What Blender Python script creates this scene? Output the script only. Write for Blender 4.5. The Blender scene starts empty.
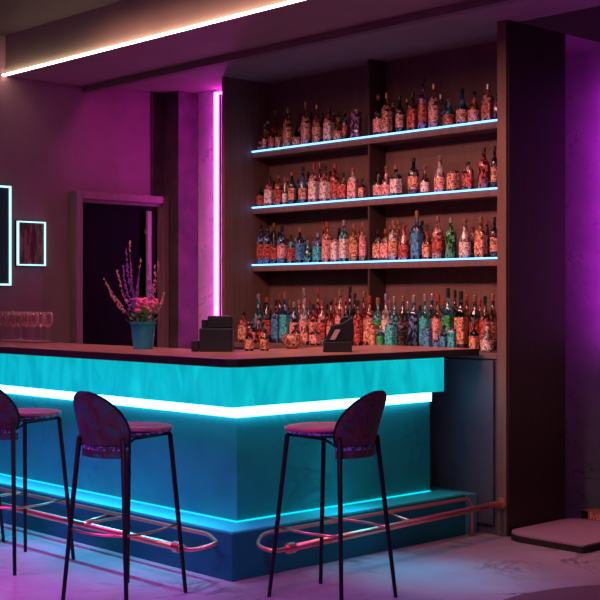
import bpy, bmesh, math, random
from mathutils import Vector, Matrix
random.seed(11)
SC = bpy.context.scene
COL = SC.collection
PI = math.pi

# ------------------------------------------------------------------ camera
F = 1250.0
CX, CY, CZ = 4.727, -3.964, 1.4
def at_plane_y(px, Y):
    """world X and depth of the pixel column px on the vertical plane y = Y"""
    a = (px - 300) / F
    d = (Y - CY) / (.730 * a + .683)
    return CX + d * (.683 * a - .730), d
cd = bpy.data.cameras.new('camera')
cam = bpy.data.objects.new('camera', cd); COL.objects.link(cam)
cam.location = (CX, CY, CZ)
cam.rotation_euler = (PI / 2, 0, math.atan2(.730, .683))
cd.sensor_width = 36; cd.lens = 75; cd.shift_y = -2 / 600.0
cd.clip_start = .05
SC.camera = cam
SC.view_settings.view_transform = 'Standard'
SC.view_settings.look = 'None'
SC.view_settings.gamma = 1
SC.view_settings.use_curve_mapping = False
SC.view_settings.exposure = 0.0

# ------------------------------------------------------------------ materials
def mat(name, color, rough=.5, metal=0, spec=.5, trans=0, ior=1.45, noise=None, bump=0, emis=None, estr=0, coat=0, alpha=1):
    m = bpy.data.materials.new(name); m.use_nodes = True
    nt = m.node_tree; b = nt.nodes['Principled BSDF']
    b.inputs['Base Color'].default_value = (*color, 1)
    b.inputs['Roughness'].default_value = rough
    b.inputs['Metallic'].default_value = metal
    b.inputs['Specular IOR Level'].default_value = spec
    b.inputs['Transmission Weight'].default_value = trans
    b.inputs['IOR'].default_value = ior
    b.inputs['Coat Weight'].default_value = coat
    if emis:
        b.inputs['Emission Color'].default_value = (*emis, 1)
        b.inputs['Emission Strength'].default_value = estr
    if noise:
        kind, scale, stretch, cols = noise
        tc = nt.nodes.new('ShaderNodeTexCoord'); mp = nt.nodes.new('ShaderNodeMapping')
        mp.inputs['Scale'].default_value = stretch
        nt.links.new(tc.outputs['Object'], mp.inputs['Vector'])
        if kind == 'voronoi':
            t = nt.nodes.new('ShaderNodeTexVoronoi'); t.inputs['Scale'].default_value = scale; out = t.outputs['Color']
            sp = nt.nodes.new('ShaderNodeSeparateColor'); nt.links.new(out, sp.inputs[0]); out = sp.outputs[0]
        elif kind == 'wave':
            t = nt.nodes.new('ShaderNodeTexWave'); t.inputs['Scale'].default_value = scale
            t.inputs['Distortion'].default_value = 6; t.inputs['Detail'].default_value = 3; out = t.outputs['Fac']
        else:
            t = nt.nodes.new('ShaderNodeTexNoise'); t.inputs['Scale'].default_value = scale
            t.inputs['Detail'].default_value = 6; t.inputs['Roughness'].default_value = .6
            t.inputs['Distortion'].default_value = 1.2 if kind == 'swirl' else 0
            out = t.outputs['Fac']
        nt.links.new(mp.outputs[0], t.inputs['Vector'])
        cr = nt.nodes.new('ShaderNodeValToRGB')
        el = cr.color_ramp.elements
        while len(el) < len(cols): el.new(.5)
        for e, (p, c) in zip(el, cols): e.position = p; e.color = (*c, 1)
        nt.links.new(out, cr.inputs[0]); nt.links.new(cr.outputs[0], b.inputs['Base Color'])
        if bump:
            bp = nt.nodes.new('ShaderNodeBump'); bp.inputs['Strength'].default_value = bump; bp.inputs['Distance'].default_value = .01
            nt.links.new(out, bp.inputs['Height']); nt.links.new(bp.outputs[0], b.inputs['Normal'])
    return m

def emat(name, color, strength):
    return mat(name, (.02, .02, .02), emis=color, estr=strength)

def veined(name, base, dark, scale, rough, vein=.012, bump=0):
    """stone with broken thin veins: a cloudy tone and noise contour lines"""
    m = mat(name, base, rough); nt = m.node_tree; b = nt.nodes['Principled BSDF']
    tc = nt.nodes.new('ShaderNodeTexCoord')
    n1 = nt.nodes.new('ShaderNodeTexNoise'); n1.inputs['Scale'].default_value = scale
    n1.inputs['Detail'].default_value = 8; n1.inputs['Distortion'].default_value = 1.5; n1.inputs['Roughness'].default_value = .65
    n2 = nt.nodes.new('ShaderNodeTexNoise'); n2.inputs['Scale'].default_value = scale * 1.7; n2.inputs['Detail'].default_value = 5
    nt.links.new(tc.outputs['Object'], n1.inputs['Vector']); nt.links.new(tc.outputs['Object'], n2.inputs['Vector'])
    s = nt.nodes.new('ShaderNodeMath'); s.operation = 'SUBTRACT'; s.inputs[1].default_value = .5; nt.links.new(n1.outputs['Fac'], s.inputs[0])
    a = nt.nodes.new('ShaderNodeMath'); a.operation = 'ABSOLUTE'; nt.links.new(s.outputs[0], a.inputs[0])
    d = nt.nodes.new('ShaderNodeMapRange'); d.inputs[1].default_value = 0; d.inputs[2].default_value = vein; d.inputs[3].default_value = 1; d.inputs[4].default_value = 0
    nt.links.new(a.outputs[0], d.inputs[0])
    k = nt.nodes.new('ShaderNodeMapRange'); k.inputs[1].default_value = .48; k.inputs[2].default_value = .62
    nt.links.new(n2.outputs['Fac'], k.inputs[0])
    mu = nt.nodes.new('ShaderNodeMath'); mu.operation = 'MULTIPLY'; nt.links.new(d.outputs[0], mu.inputs[0]); nt.links.new(k.outputs[0], mu.inputs[1])
    cl = nt.nodes.new('ShaderNodeMixRGB'); cl.inputs[1].default_value = (*[c * .55 for c in base], 1); cl.inputs[2].default_value = (*[min(1, c * 1.45) for c in base], 1)
    nt.links.new(n2.outputs['Fac'], cl.inputs[0])
    mx = nt.nodes.new('ShaderNodeMixRGB'); mx.inputs[2].default_value = (*dark, 1)
    nt.links.new(mu.outputs[0], mx.inputs[0]); nt.links.new(cl.outputs[0], mx.inputs[1]); nt.links.new(mx.outputs[0], b.inputs['Base Color'])
    if bump:
        bp = nt.nodes.new('ShaderNodeBump'); bp.inputs['Strength'].default_value = bump; bp.inputs['Distance'].default_value = .02
        nt.links.new(n2.outputs['Fac'], bp.inputs['Height']); nt.links.new(bp.outputs[0], b.inputs['Normal'])
    return m

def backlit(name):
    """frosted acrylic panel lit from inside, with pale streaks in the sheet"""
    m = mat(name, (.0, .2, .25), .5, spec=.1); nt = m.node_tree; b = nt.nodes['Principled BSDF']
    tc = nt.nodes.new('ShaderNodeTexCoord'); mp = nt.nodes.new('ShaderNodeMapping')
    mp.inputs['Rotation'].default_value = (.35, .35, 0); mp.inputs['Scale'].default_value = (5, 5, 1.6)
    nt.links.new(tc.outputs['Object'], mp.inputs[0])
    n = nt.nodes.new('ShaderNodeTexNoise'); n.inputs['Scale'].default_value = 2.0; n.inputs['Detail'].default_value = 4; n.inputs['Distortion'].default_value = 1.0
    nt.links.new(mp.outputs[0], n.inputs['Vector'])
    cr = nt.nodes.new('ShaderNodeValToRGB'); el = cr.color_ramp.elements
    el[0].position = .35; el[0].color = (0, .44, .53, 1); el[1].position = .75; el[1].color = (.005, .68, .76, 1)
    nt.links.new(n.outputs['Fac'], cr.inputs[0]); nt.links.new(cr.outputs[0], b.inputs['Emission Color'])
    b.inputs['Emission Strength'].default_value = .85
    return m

M = {}
M['floor'] = veined('polished stone floor', (.37, .27, .38), (.17, .13, .19), 1.1, .22, .03, .35)
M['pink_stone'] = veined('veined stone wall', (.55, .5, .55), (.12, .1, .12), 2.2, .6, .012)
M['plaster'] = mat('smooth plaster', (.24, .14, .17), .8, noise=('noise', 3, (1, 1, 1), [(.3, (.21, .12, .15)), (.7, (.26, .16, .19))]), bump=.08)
M['ceiling'] = mat('painted ceiling', (.3, .24, .24), .8, noise=('noise', 4, (1, 1, 1), [(.3, (.2, .17, .16)), (.7, (.24, .2, .19))]))
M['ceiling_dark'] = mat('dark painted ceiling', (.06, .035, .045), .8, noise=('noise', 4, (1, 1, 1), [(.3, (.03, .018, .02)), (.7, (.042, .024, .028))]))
M['soffit'] = mat('painted soffit', (.24, .21, .17), .75, noise=('noise', 3, (1, 1, 1), [(.3, (.22, .19, .155)), (.7, (.26, .225, .185))]))
M['lip'] = mat('dark bulkhead lip', (.14, .09, .1), .7, noise=('noise', 6, (1, 1, 1), [(.3, (.12, .08, .09)), (.7, (.16, .1, .11))]))
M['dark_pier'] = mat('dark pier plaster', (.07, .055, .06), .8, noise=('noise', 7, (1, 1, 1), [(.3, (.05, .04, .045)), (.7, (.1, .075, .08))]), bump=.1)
M['frame_wood'] = mat('door frame wood', (.22, .14, .16), .4, noise=('noise', 4, (14, 14, 1), [(.3, (.18, .11, .13)), (.7, (.26, .17, .19))]))
M['door'] = mat('black door', (.004, .004, .008), .6, noise=('noise', 3, (1, 1, 1), [(.3, (.003, .003, .006)), (.7, (.006, .006, .011))]), spec=.06)
M['pull'] = mat('pale door pull', (.35, .28, .33), .6)
M['unit_wood'] = mat('shelving wood', (.32, .18, .15), .55, noise=('noise', 3, (9, 9, .8), [(.25, (.125, .068, .06)), (.75, (.2, .112, .095))]), bump=.06)
M['unit_divider'] = mat('dark divider wood', (.06, .035, .035), .6, noise=('noise', 3, (9, 9, .8), [(.25, (.045, .026, .026)), (.75, (.075, .043, .043))]))
M['unit_back'] = mat('shelving back', (.26, .15, .14), .6, noise=('noise', 3, (6, 6, .8), [(.25, (.11, .062, .06)), (.75, (.165, .095, .088))]), bump=.04)
M['side_black'] = mat('dark wine wood', (.05, .015, .02), .5, noise=('noise', 3, (30, 30, .8), [(.25, (.018, .006, .01)), (.75, (.045, .013, .02))]), bump=.05)
M['base_blue'] = mat('slate base front', (.07, .065, .11), .5, noise=('noise', 3, (4, 4, 2), [(.25, (.06, .055, .095)), (.75, (.085, .08, .125))]))
M['top_wood'] = mat('bar top wood', (.36, .17, .14), .32, noise=('wave', 1.2, (1, 9, 9), [(.2, (.3, .14, .11)), (.8, (.4, .2, .16))]))
M['top_edge'] = mat('bar top dark edge', (.035, .022, .028), .35, noise=('noise', 3, (2, 2, 14), [(.3, (.016, .011, .014)), (.7, (.024, .017, .02))]))
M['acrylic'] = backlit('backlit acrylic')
M['bar_paint'] = veined('blue bar front', (.004, .36, .38), (.003, .28, .3), 1.4, .75, .05, .05)
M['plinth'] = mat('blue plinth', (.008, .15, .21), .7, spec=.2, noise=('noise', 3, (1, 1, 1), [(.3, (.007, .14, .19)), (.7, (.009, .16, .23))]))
M['plinth_top_lit'] = mat('plinth top painted as lit', (.03, .5, .62), .45, noise=('noise', 3, (1, 1, 1), [(.3, (.028, .68, .74)), (.7, (.034, .74, .8))]))  # LED glow painted in: paler colour than the plinth front
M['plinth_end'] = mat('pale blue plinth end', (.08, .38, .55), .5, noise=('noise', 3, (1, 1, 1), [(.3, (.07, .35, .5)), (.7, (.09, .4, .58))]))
M['led_white'] = emat('white cyan led', (.14, .56, .76), 8)
M['led_cyan'] = emat('cyan led', (.0, .36, .45), 2.6)
M['led_shelf'] = emat('shelf led', (.13, .42, 1), 4.4)
M['led_warm'] = emat('warm cove led', (1, .68, .5), 13)
M['neon'] = emat('pink neon', (1, .045, .82), 20)
M['neon_side'] = emat('magenta neon', (.75, .02, 1), 15)
M['led_frame'] = emat('frame led', (.5, .95, 1), 1.5)
M['copper'] = mat('copper rail', (.85, .33, .28), .38, metal=1, noise=('noise', 8, (1, 1, 1), [(.3, (.8, .3, .26)), (.7, (.9, .37, .31))]))
M['copper_thin'] = mat('brushed copper', (.8, .38, .28), .3, metal=1)
M['black_metal'] = mat('black metal', (.008, .01, .016), .5, spec=.25)
M['lace'] = mat('blue patterned trim', (.05, .07, .3), .6, noise=('voronoi', 90, (1, 1, 1), [(.35, (.03, .02, .05)), (.6, (.08, .1, .45)), (.8, (.25, .3, .5))]))
M['brocade'] = mat('brocade', (.2, .05, .08), .6, noise=('swirl', 9, (1, 1, 1), [(.32, (.012, .04, .05)), (.44, (.01, .1, .11)), (.52, (.07, .03, .03)), (.6, (.016, .03, .04)), (.7, (.015, .16, .17))]), bump=.2)
M['brocade_red'] = mat('red brocade', (.2, .05, .08), .6, noise=('swirl', 14, (1, 1, 1), [(.32, (.05, .02, .025)), (.44, (.03, .06, .08)), (.52, (.12, .03, .04)), (.62, (.05, .018, .025)), (.72, (.025, .09, .12))]), bump=.3)
M['seat_red'] = mat('rose seat fabric', (.5, .08, .15), .55, noise=('wave', 2, (1, 7, 1), [(.2, (.55, .06, .14)), (.8, (.36, .09, .2))]))
M['seat_dark'] = mat('dark seat fabric', (.3, .1, .14), .55, noise=('swirl', 8, (1, 1, 1), [(.35, (.1, .06, .12)), (.55, (.4, .12, .15)), (.7, (.22, .12, .2))]))
M['glass'] = mat('clear glass', (1, .84, .87), .02, trans=.9, ior=1.22, spec=1)
M['teal_pot'] = mat('teal glazed pot', (.02, .34, .5), .25, noise=('noise', 5, (1, 1, 1), [(.3, (.018, .31, .46)), (.7, (.022, .38, .55))]))
M['soil'] = mat('potting soil', (.03, .02, .015), .9)
M['leaf'] = mat('green leaf', (.05, .3, .08), .5, noise=('noise', 30, (1, 1, 1), [(.3, (.05, .4, .08)), (.7, (.2, .7, .15))]))
M['stem'] = mat('dry stem', (.25, .12, .2), .7)
M['petal_pink'] = mat('pink petals', (.85, .15, .5), .6)
M['petal_violet'] = mat('violet petals', (.28, .05, .6), .6)
M['bud'] = mat('rosy buds', (.6, .25, .35), .6)
M['black_plastic'] = mat('black plastic', (.012, .014, .024), .35, noise=('noise', 10, (1, 1, 1), [(.3, (.012, .015, .026)), (.7, (.02, .024, .036))]))
M['screen_grey'] = mat('pale display', (.5, .38, .42), .3)
M['art_dark'] = mat('dark print', (.1, .05, .06), .5, noise=('noise', 4, (6, 6, 1.2), [(.35, (.03, .015, .025)), (.5, (.09, .035, .045)), (.6, (.3, .14, .13)), (.66, (.06, .03, .04))]))
M['mirror_dark'] = mat('dark teal glass', (.01, .05, .065), .2, noise=('noise', 1, (1, 1, 1), [(.3, (.008, .04, .055)), (.7, (.014, .06, .075))]))
M['mat_top'] = mat('plum mat', (.3, .17, .26), .75, noise=('noise', 60, (1, 1, 1), [(.3, (.26, .15, .23)), (.7, (.33, .19, .28))]), bump=.1)
M['mat_edge'] = mat('black mat edge', (.01, .006, .01), .7)
M['rug'] = mat('plum rug', (.12, .05, .09), .95, noise=('noise', 80, (1, 1, 1), [(.3, (.1, .04, .075)), (.7, (.14, .06, .1))]), bump=.3)
M['console'] = mat('black console', (.02, .012, .02), .5, noise=('noise', 4, (1, 1, 6), [(.3, (.015, .01, .016)), (.7, (.028, .016, .026))]))
M['carton'] = mat('rose carton', (.5, .17, .15), .6, noise=('noise', 20, (1, 1, 1), [(.3, (.46, .15, .14)), (.7, (.54, .19, .17))]))
M['carton_dark'] = mat('dark carton print', (.03, .012, .015), .6)
M['carton_pale'] = mat('pale carton print', (.95, .5, .42), .5)

def thin_glass():
    m = bpy.data.materials.new('thin stemware glass'); m.use_nodes = True; nt = m.node_tree; b = nt.nodes['Principled BSDF']
    b.inputs['Base Color'].default_value = (1, .72, .74, 1); b.inputs['Roughness'].default_value = .12; b.inputs['Metallic'].default_value = .4
    tr = nt.nodes.new('ShaderNodeBsdfTransparent'); tr.inputs[0].default_value = (.96, .88, .92, 1)
    lw = nt.nodes.new('ShaderNodeLayerWeight'); lw.inputs[0].default_value = .35
    mr = nt.nodes.new('ShaderNodeMapRange'); mr.inputs[1].default_value = .1; mr.inputs[2].default_value = .9; mr.inputs[3].default_value = .05; mr.inputs[4].default_value = .95
    mx = nt.nodes.new('ShaderNodeMixShader')
    nt.links.new(lw.outputs['Facing'], mr.inputs[0]); nt.links.new(mr.outputs[0], mx.inputs[0]); nt.links.new(tr.outputs[0], mx.inputs[1]); nt.links.new(b.outputs[0], mx.inputs[2])
    nt.links.new(mx.outputs[0], nt.nodes['Material Output'].inputs['Surface']); return m
M['stemware'] = thin_glass()

# ------------------------------------------------------------------ mesh helpers
def tag(o, label=None, cat=None, group=None, kind=None):
    if label: o['label'] = label
    if cat: o['category'] = cat
    if group: o['group'] = group
    if kind: o['kind'] = kind
    return o
def empty(name, loc=(0, 0, 0), rz=0):
    o = bpy.data.objects.new(name, None); COL.objects.link(o)
    o.location = loc; o.rotation_euler = (0, 0, rz); o.empty_display_size = .1
    return o
def obj(name, bm, m, parent=None, smooth=False, bevel=0, loc=None):
    bmesh.ops.recalc_face_normals(bm, faces=bm.faces)
    me = bpy.data.meshes.new(name); bm.to_mesh(me); bm.free()
    ms = m if isinstance(m, (list, tuple)) else [m]
    for x in ms: me.materials.append(M[x] if isinstance(x, str) else x)
    if smooth:
        for p in me.polygons: p.use_smooth = True
    o = bpy.data.objects.new(name, me); COL.objects.link(o)
    if parent: o.parent = parent
    if loc: o.location = loc
    if bevel:
        b = o.modifiers.new('bevel', 'BEVEL'); b.width = bevel; b.segments = 2; b.limit_method = 'ANGLE'
    return o
def B(): return bmesh.new()
def box(bm, x0, x1, y0, y1, z0, z1, mi=0, rot=None):
    r = bmesh.ops.create_cube(bm, size=1)
    v = r['verts']
    for q in v: q.co = Vector(((x0 + x1) / 2 + q.co.x * (x1 - x0), (y0 + y1) / 2 + q.co.y * (y1 - y0), (z0 + z1) / 2 + q.co.z * (z1 - z0)))
    if rot: bmesh.ops.transform(bm, matrix=rot, verts=v)
    for f in set(f for q in v for f in q.link_faces): f.material_index = mi
    return v
def poly(bm, pts, z0, z1, mi_side=0, mi_cap=0):
    lo = [bm.verts.new((x, y, z0)) for x, y in pts]; hi = [bm.verts.new((x, y, z1)) for x, y in pts]
    n = len(pts)
    for i in range(n):
        f = bm.faces.new((lo[i], lo[(i + 1) % n], hi[(i + 1) % n], hi[i])); f.material_index = mi_side
    f = bm.faces.new(hi); f.material_index = mi_cap
    f = bm.faces.new(lo[::-1]); f.material_index = mi_side
def loft(bm, rings, seg=16, off=(0, 0, 0), cap=True, mi=0):
    """rings of (z, rx, ry, n): superellipse sections, n=2 round, n=6 nearly square"""
    prev = None
    for z, rx, ry, n in rings:
        cur = []
        for i in range(seg):
            t = 2 * PI * (i + .5) / seg; c, s = math.cos(t), math.sin(t)
            x = math.copysign(abs(c) ** (2 / n), c) * rx; y = math.copysign(abs(s) ** (2 / n), s) * ry
            cur.append(bm.verts.new((x + off[0], y + off[1], z + off[2])))
        if prev:
            for i in range(seg):
                f = bm.faces.new((prev[i], prev[(i + 1) % seg], cur[(i + 1) % seg], cur[i])); f.material_index = mi
        elif cap:
            f = bm.faces.new(cur[::-1]); f.material_index = mi
        prev = cur
    if cap:
        f = bm.faces.new(prev); f.material_index = mi
def tube(bm, pts, r, seg=10, mi=0, cap=True):
    pts = [Vector(p) for p in pts]; prev = None
    up = None
    for i, p in enumerate(pts):
        t = (pts[min(i + 1, len(pts) - 1)] - pts[max(i - 1, 0)]).normalized()
        if up is None: up = Vector((0, 0, 1)) if abs(t.z) < .9 else Vector((1, 0, 0))
        s = t.cross(up).normalized(); u = s.cross(t).normalized(); up = u
        rr = r[i] if isinstance(r, (list, tuple)) else r
        cur = [bm.verts.new(p + s * math.cos(2 * PI * k / seg) * rr + u * math.sin(2 * PI * k / seg) * rr) for k in range(seg)]
        if prev:
            for k in range(seg):
                f = bm.faces.new((prev[k], prev[(k + 1) % seg], cur[(k + 1) % seg], cur[k])); f.material_index = mi
        elif cap: bm.faces.new(cur[::-1])
        prev = cur
    if cap: bm.faces.new(prev)
def smooth_path(pts, rnd=.06, n=5):
    """round the corners of a polyline"""
    pts = [Vector(p) for p in pts]; out = [pts[0]]
    for a, b, c in zip(pts, pts[1:], pts[2:]):
        d1 = min(rnd, (b - a).length * .45); d2 = min(rnd, (c - b).length * .45)
        p = b + (a - b).normalized() * d1; q = b + (c - b).normalized() * d2
        for k in range(n + 1):
            t = k / n; out.append(p * (1 - t) ** 2 + b * 2 * t * (1 - t) + q * t * t)
    out.append(pts[-1]); return out
def blob(bm, c, rx, ry, rz, sub=1, mi=0):
    r = bmesh.ops.create_icosphere(bm, subdivisions=sub, radius=1)
    for v in r['verts']: v.co = Vector((c[0] + v.co.x * rx, c[1] + v.co.y * ry, c[2] + v.co.z * rz))
    for f in set(f for q in r['verts'] for f in q.link_faces): f.material_index = mi
def struct(name, bm, m, parent=None, label=None, **k):
    o = obj(name, bm, m, parent, **k)
    if not parent: o['kind'] = 'structure'
    if label: o['label'] = label
    return o

# ------------------------------------------------------------------ the room
WL = -3.3
b = B(); box(b, -3.6, 7.4, -7.4, 3.4, -.1, 0); struct('floor', b, 'floor', label='polished marbled stone floor lit magenta and cyan')
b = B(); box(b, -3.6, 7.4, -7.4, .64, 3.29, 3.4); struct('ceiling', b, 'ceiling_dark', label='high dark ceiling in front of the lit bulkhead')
# bulkhead with its lip, then the lower ceiling over the shelving
b = B(); box(b, -3.6, 7.4, .64, 1.35, 3.0, 3.4)
tb = struct('trim_1', b, 'soffit', label='mauve ceiling bulkhead running across above the bar')
b = B(); box(b, -3.3, 7.3, 1.29, 1.35, 2.953, 3.0); struct('bulkhead_lip', b, 'lip', tb, label='darker drop edge along the bulkhead')
b = B(); box(b, -3.3, 7.3, .612, .64, 2.999, 3.008); struct('light_strip', b, 'led_warm', tb, label='warm white glowing light strip')
b = B(); box(b, -3.6, 7.4, 1.35, 2.02, 3.03, 3.4); box(b, -3.6, .21, 2.02, 3.4, 3.03, 3.4)
struct('trim_2', b, 'ceiling', label='lower ceiling above the bottle shelves')
b = B(); box(b, .21, 7.4, 2.02, 3.4, 3.27, 3.4); struct('trim_3', b, 'ceiling', label='ceiling of the purple-lit alcove at the right')
b = B(); box(b, -3.6, WL, -7.4, 3.4, 0, 3.4); struct('wall_left', b, 'plaster', label='plaster wall lit magenta behind the bar')
b = B(); box(b, WL, -2.41, 2.25, 2.45, 0, 3.03); struct('wall_back', b, 'pink_stone', label='narrow veined stone wall glowing pink beside the neon')
b = B(); box(b, -.6, 7.3, 3.08, 3.4, 0, 3.27); struct('wall_alcove', b, 'pink_stone', label='veined stone wall lit purple at the right edge')
b = B(); box(b, 7.3, 7.6, -7.4, 3.4, 0, 3.4); struct('wall_right', b, 'plaster')
b = B(); box(b, -3.6, 7.4, -7.7, -7.4, 0, 3.4); struct('wall_front', b, 'plaster')
# dark pier in the corner
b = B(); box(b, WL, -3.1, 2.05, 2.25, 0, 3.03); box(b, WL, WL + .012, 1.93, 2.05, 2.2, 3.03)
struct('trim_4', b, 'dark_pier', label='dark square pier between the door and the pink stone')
# door
d = empty('door_1', (WL, 1.612, 0)); tag(d, 'black door in a plum wooden frame on the magenta wall', kind='structure')
FX = .09
b = B()
for y0, y1 in ((-.43, -.375), (.375, .43)): box(b, 0, FX, y0, y1, 0, 2.2)
box(b, 0, FX, -.375, .375, 2.145, 2.2)
o = struct('door_frame', b, 'frame_wood', d, bevel=.004)
b = B()
for y0, y1 in ((-.375, -.355), (.355, .375)): box(b, .0, FX - .03, y0, y1, 0, 2.145)
box(b, 0, FX - .03, -.355, .355, 2.12, 2.145)
struct('inner_frame', b, 'frame_wood', d)
b = B(); box(b, .0, .035, -.355, .355, .0, 2.12)
struct('door_panel', b, 'door', d)
b = B(); box(b, .06, .085, .225, .265, .35, 2.08); box(b, .035, .06, .232, .258, .5, .54); box(b, .035, .06, .232, .258, 1.9, 1.94)
struct('door_handle', b, 'pull', d, label='long vertical pull bar catching pink light', bevel=.004)
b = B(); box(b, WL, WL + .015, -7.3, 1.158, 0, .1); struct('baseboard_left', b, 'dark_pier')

# neon tubes
n = empty('neon_tube_light', (-2.83, 2.25, 1.0)); tag(n, 'tall vertical pink neon tube on the stone wall left of the shelves', 'neon light')
b = B(); box(b, -.014, .014, -.05, -.022, .0, 2.0); box(b, .014, .075, -.05, -.022, 1.985, 2.0)
obj('tube', b, 'neon', n)
b = B(); box(b, -.012, .012, -.022, 0, 0, 2.0); obj('mounting_channel', b, 'black_metal', n)
n = empty('neon_tube_light', (.25, 3.08, 1.15)); tag(n, 'magenta neon tube at the right edge of the purple stone wall', 'neon light')
b = B(); box(b, -.015, .015, -.125, -.1, .0, 1.6); box(b, -.01, .01, -.1, -.015, .1, .12); box(b, -.01, .01, -.1, -.015, 1.45, 1.47); obj('tube', b, 'neon_side', n)
b = B(); box(b, -.022, .022, -.015, 0, 0, 1.6); obj('mounting_channel', b, 'black_metal', n)

# pictures with lit frames on the left wall
def lit_picture(name, y0, y1, z0, z1, t, art, label, cat):
    r = empty(name, (WL, (y0 + y1) / 2, z0)); w = (y1 - y0) / 2; h = z1 - z0; tag(r, label, cat)
    b = B(); box(b, .0, .03, -w + t, w - t, t, h - t); obj('panel', b, art, r)
    b = B(); box(b, .0, .022, -w - .004, w + .004, -.004, h + .004); box(b, .022, .03, -w, w, .0, t * .01 + .001); obj('backing', b, 'black_metal', r)
    b = B()
    box(b, .022, .042, -w, w, 0, t); box(b, .022, .042, -w, w, h - t, h); box(b, .022, .042, -w, -w + t, t, h - t); box(b, .022, .042, w - t, w, t, h - t)
    obj('light_frame', b, 'led_frame', r)
    return r
lit_picture('framed_picture', 0.718, .95, 1.636, 1.958, .009, 'art_dark', 'small square dark picture in a thin glowing white-cyan frame', 'picture')
lit_picture('wall_mirror', .02, .664, 1.49, 2.205, .013, 'mirror_dark', 'large dark teal glass panel with glowing edge, cut off at left', 'mirror')

# ------------------------------------------------------------------ the bar
bar = empty('bar_counter', (0, 0, 0)); tag(bar, 'L-shaped bar base glowing cyan under the dark wooden top', 'bar')
YE = 1.71
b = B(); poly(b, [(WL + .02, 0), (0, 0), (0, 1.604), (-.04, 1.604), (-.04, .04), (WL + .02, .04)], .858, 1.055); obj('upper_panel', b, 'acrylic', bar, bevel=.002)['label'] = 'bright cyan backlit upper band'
b = B(); poly(b, [(WL + .02, .2), (-.2, .2), (-.2, YE), (-.6, YE), (-.6, .55), (WL + .02, .55)], .235, 1.055); obj('front_panel', b, 'bar_paint', bar)['label'] = 'deep blue recessed lower face'
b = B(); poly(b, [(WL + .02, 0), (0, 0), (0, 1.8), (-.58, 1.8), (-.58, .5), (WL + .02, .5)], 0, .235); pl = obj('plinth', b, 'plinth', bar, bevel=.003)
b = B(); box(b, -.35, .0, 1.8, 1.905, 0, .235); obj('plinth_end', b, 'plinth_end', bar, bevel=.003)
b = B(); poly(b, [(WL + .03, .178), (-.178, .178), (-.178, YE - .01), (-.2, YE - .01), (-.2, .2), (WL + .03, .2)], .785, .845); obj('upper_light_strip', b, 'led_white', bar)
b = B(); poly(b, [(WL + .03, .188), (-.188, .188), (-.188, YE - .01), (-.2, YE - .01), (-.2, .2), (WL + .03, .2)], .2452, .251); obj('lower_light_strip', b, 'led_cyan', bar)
b = B(); poly(b, [(WL + .03, .005), (-.005, .005), (-.005, 1.79), (-.199, 1.79), (-.199, .199), (WL + .03, .199)], .2352, .245); obj('plinth_top_lit', b, 'plinth_top_lit', bar, bevel=.001)

ct = B(); poly(ct, [(WL + .005, -.035), (-.06, -.035), (-.02, -.028), (.028, .02), (.035, .06), (.035, 1.885), (-.78, 1.885), (-.78, .6), (WL + .005, .6)], 1.057, 1.1, 0, 1)
tag(obj('bar_countertop', ct, ['top_edge', 'top_wood'], bevel=.004), 'long dark wooden bar top turning the corner above the cyan front', 'countertop')

# ------------------------------------------------------------------ foot rails
r1 = empty('foot_rail', (0, 0, 0)); tag(r1, 'copper foot rail loop along the left front of the bar', 'foot rail')
b = B(); tube(b, smooth_path([(WL + .05, -.05, .225), (-.12, -.05, .225), (.05, -.13, .215), (-.02, -.235, .185), (-.1, -.235, .185)], .05), .0105, 10); obj('inner_tube', b, 'copper', r1, smooth=True)
b = B(); tube(b, [(WL + .05, -.235, .185), (-.08, -.235, .185)], .018, 12); obj('outer_tube', b, 'copper', r1, smooth=True)
b = B()
tube(b, [(-.16, -.235, .185), (-.11, -.235, .185)], .027, 12); obj('collar', b, 'copper', r1, smooth=False, bevel=.003)
for x in (-3.1, -2.05, -1.0):
    b = B(); tube(b, [(x, -.003, .215), (x, -.235, .185)], .009, 8); obj('bracket', b, 'copper', r1, smooth=True)
r2 = empty('foot_rail', (0, 0, 0)); tag(r2, 'copper foot rail loop along the right front of the bar', 'foot rail')
b = B(); tube(b, smooth_path([(.045, 1.80, .0), (.045, 1.80, .225), (.045, .16, .225), (.16, .02, .2), (.27, .03, .185), (.262, .16, .185)], .07), .0105, 10); obj('inner_tube', b, 'copper', r2, smooth=True)
b = B(); tube(b, [(.262, .13, .185), (.175, 1.9, .195)], .018, 12); obj('outer_tube', b, 'copper', r2, smooth=True)
b = B(); tube(b, [(.262, .13, .185), (.26, .175, .185)], .027, 12); obj('collar', b, 'copper', r2, bevel=.003)
b = B(); tube(b, [(.175, 1.896, .195), (.174, 1.918, .195)], .035, 14); obj('wall_flange', b, 'copper', r2, bevel=.003)
for y in (1.1,):
    b = B(); tube(b, [(.003, y, .215), (.215, y, .188)], .009, 8); obj('bracket', b, 'copper', r2, smooth=True)

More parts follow.
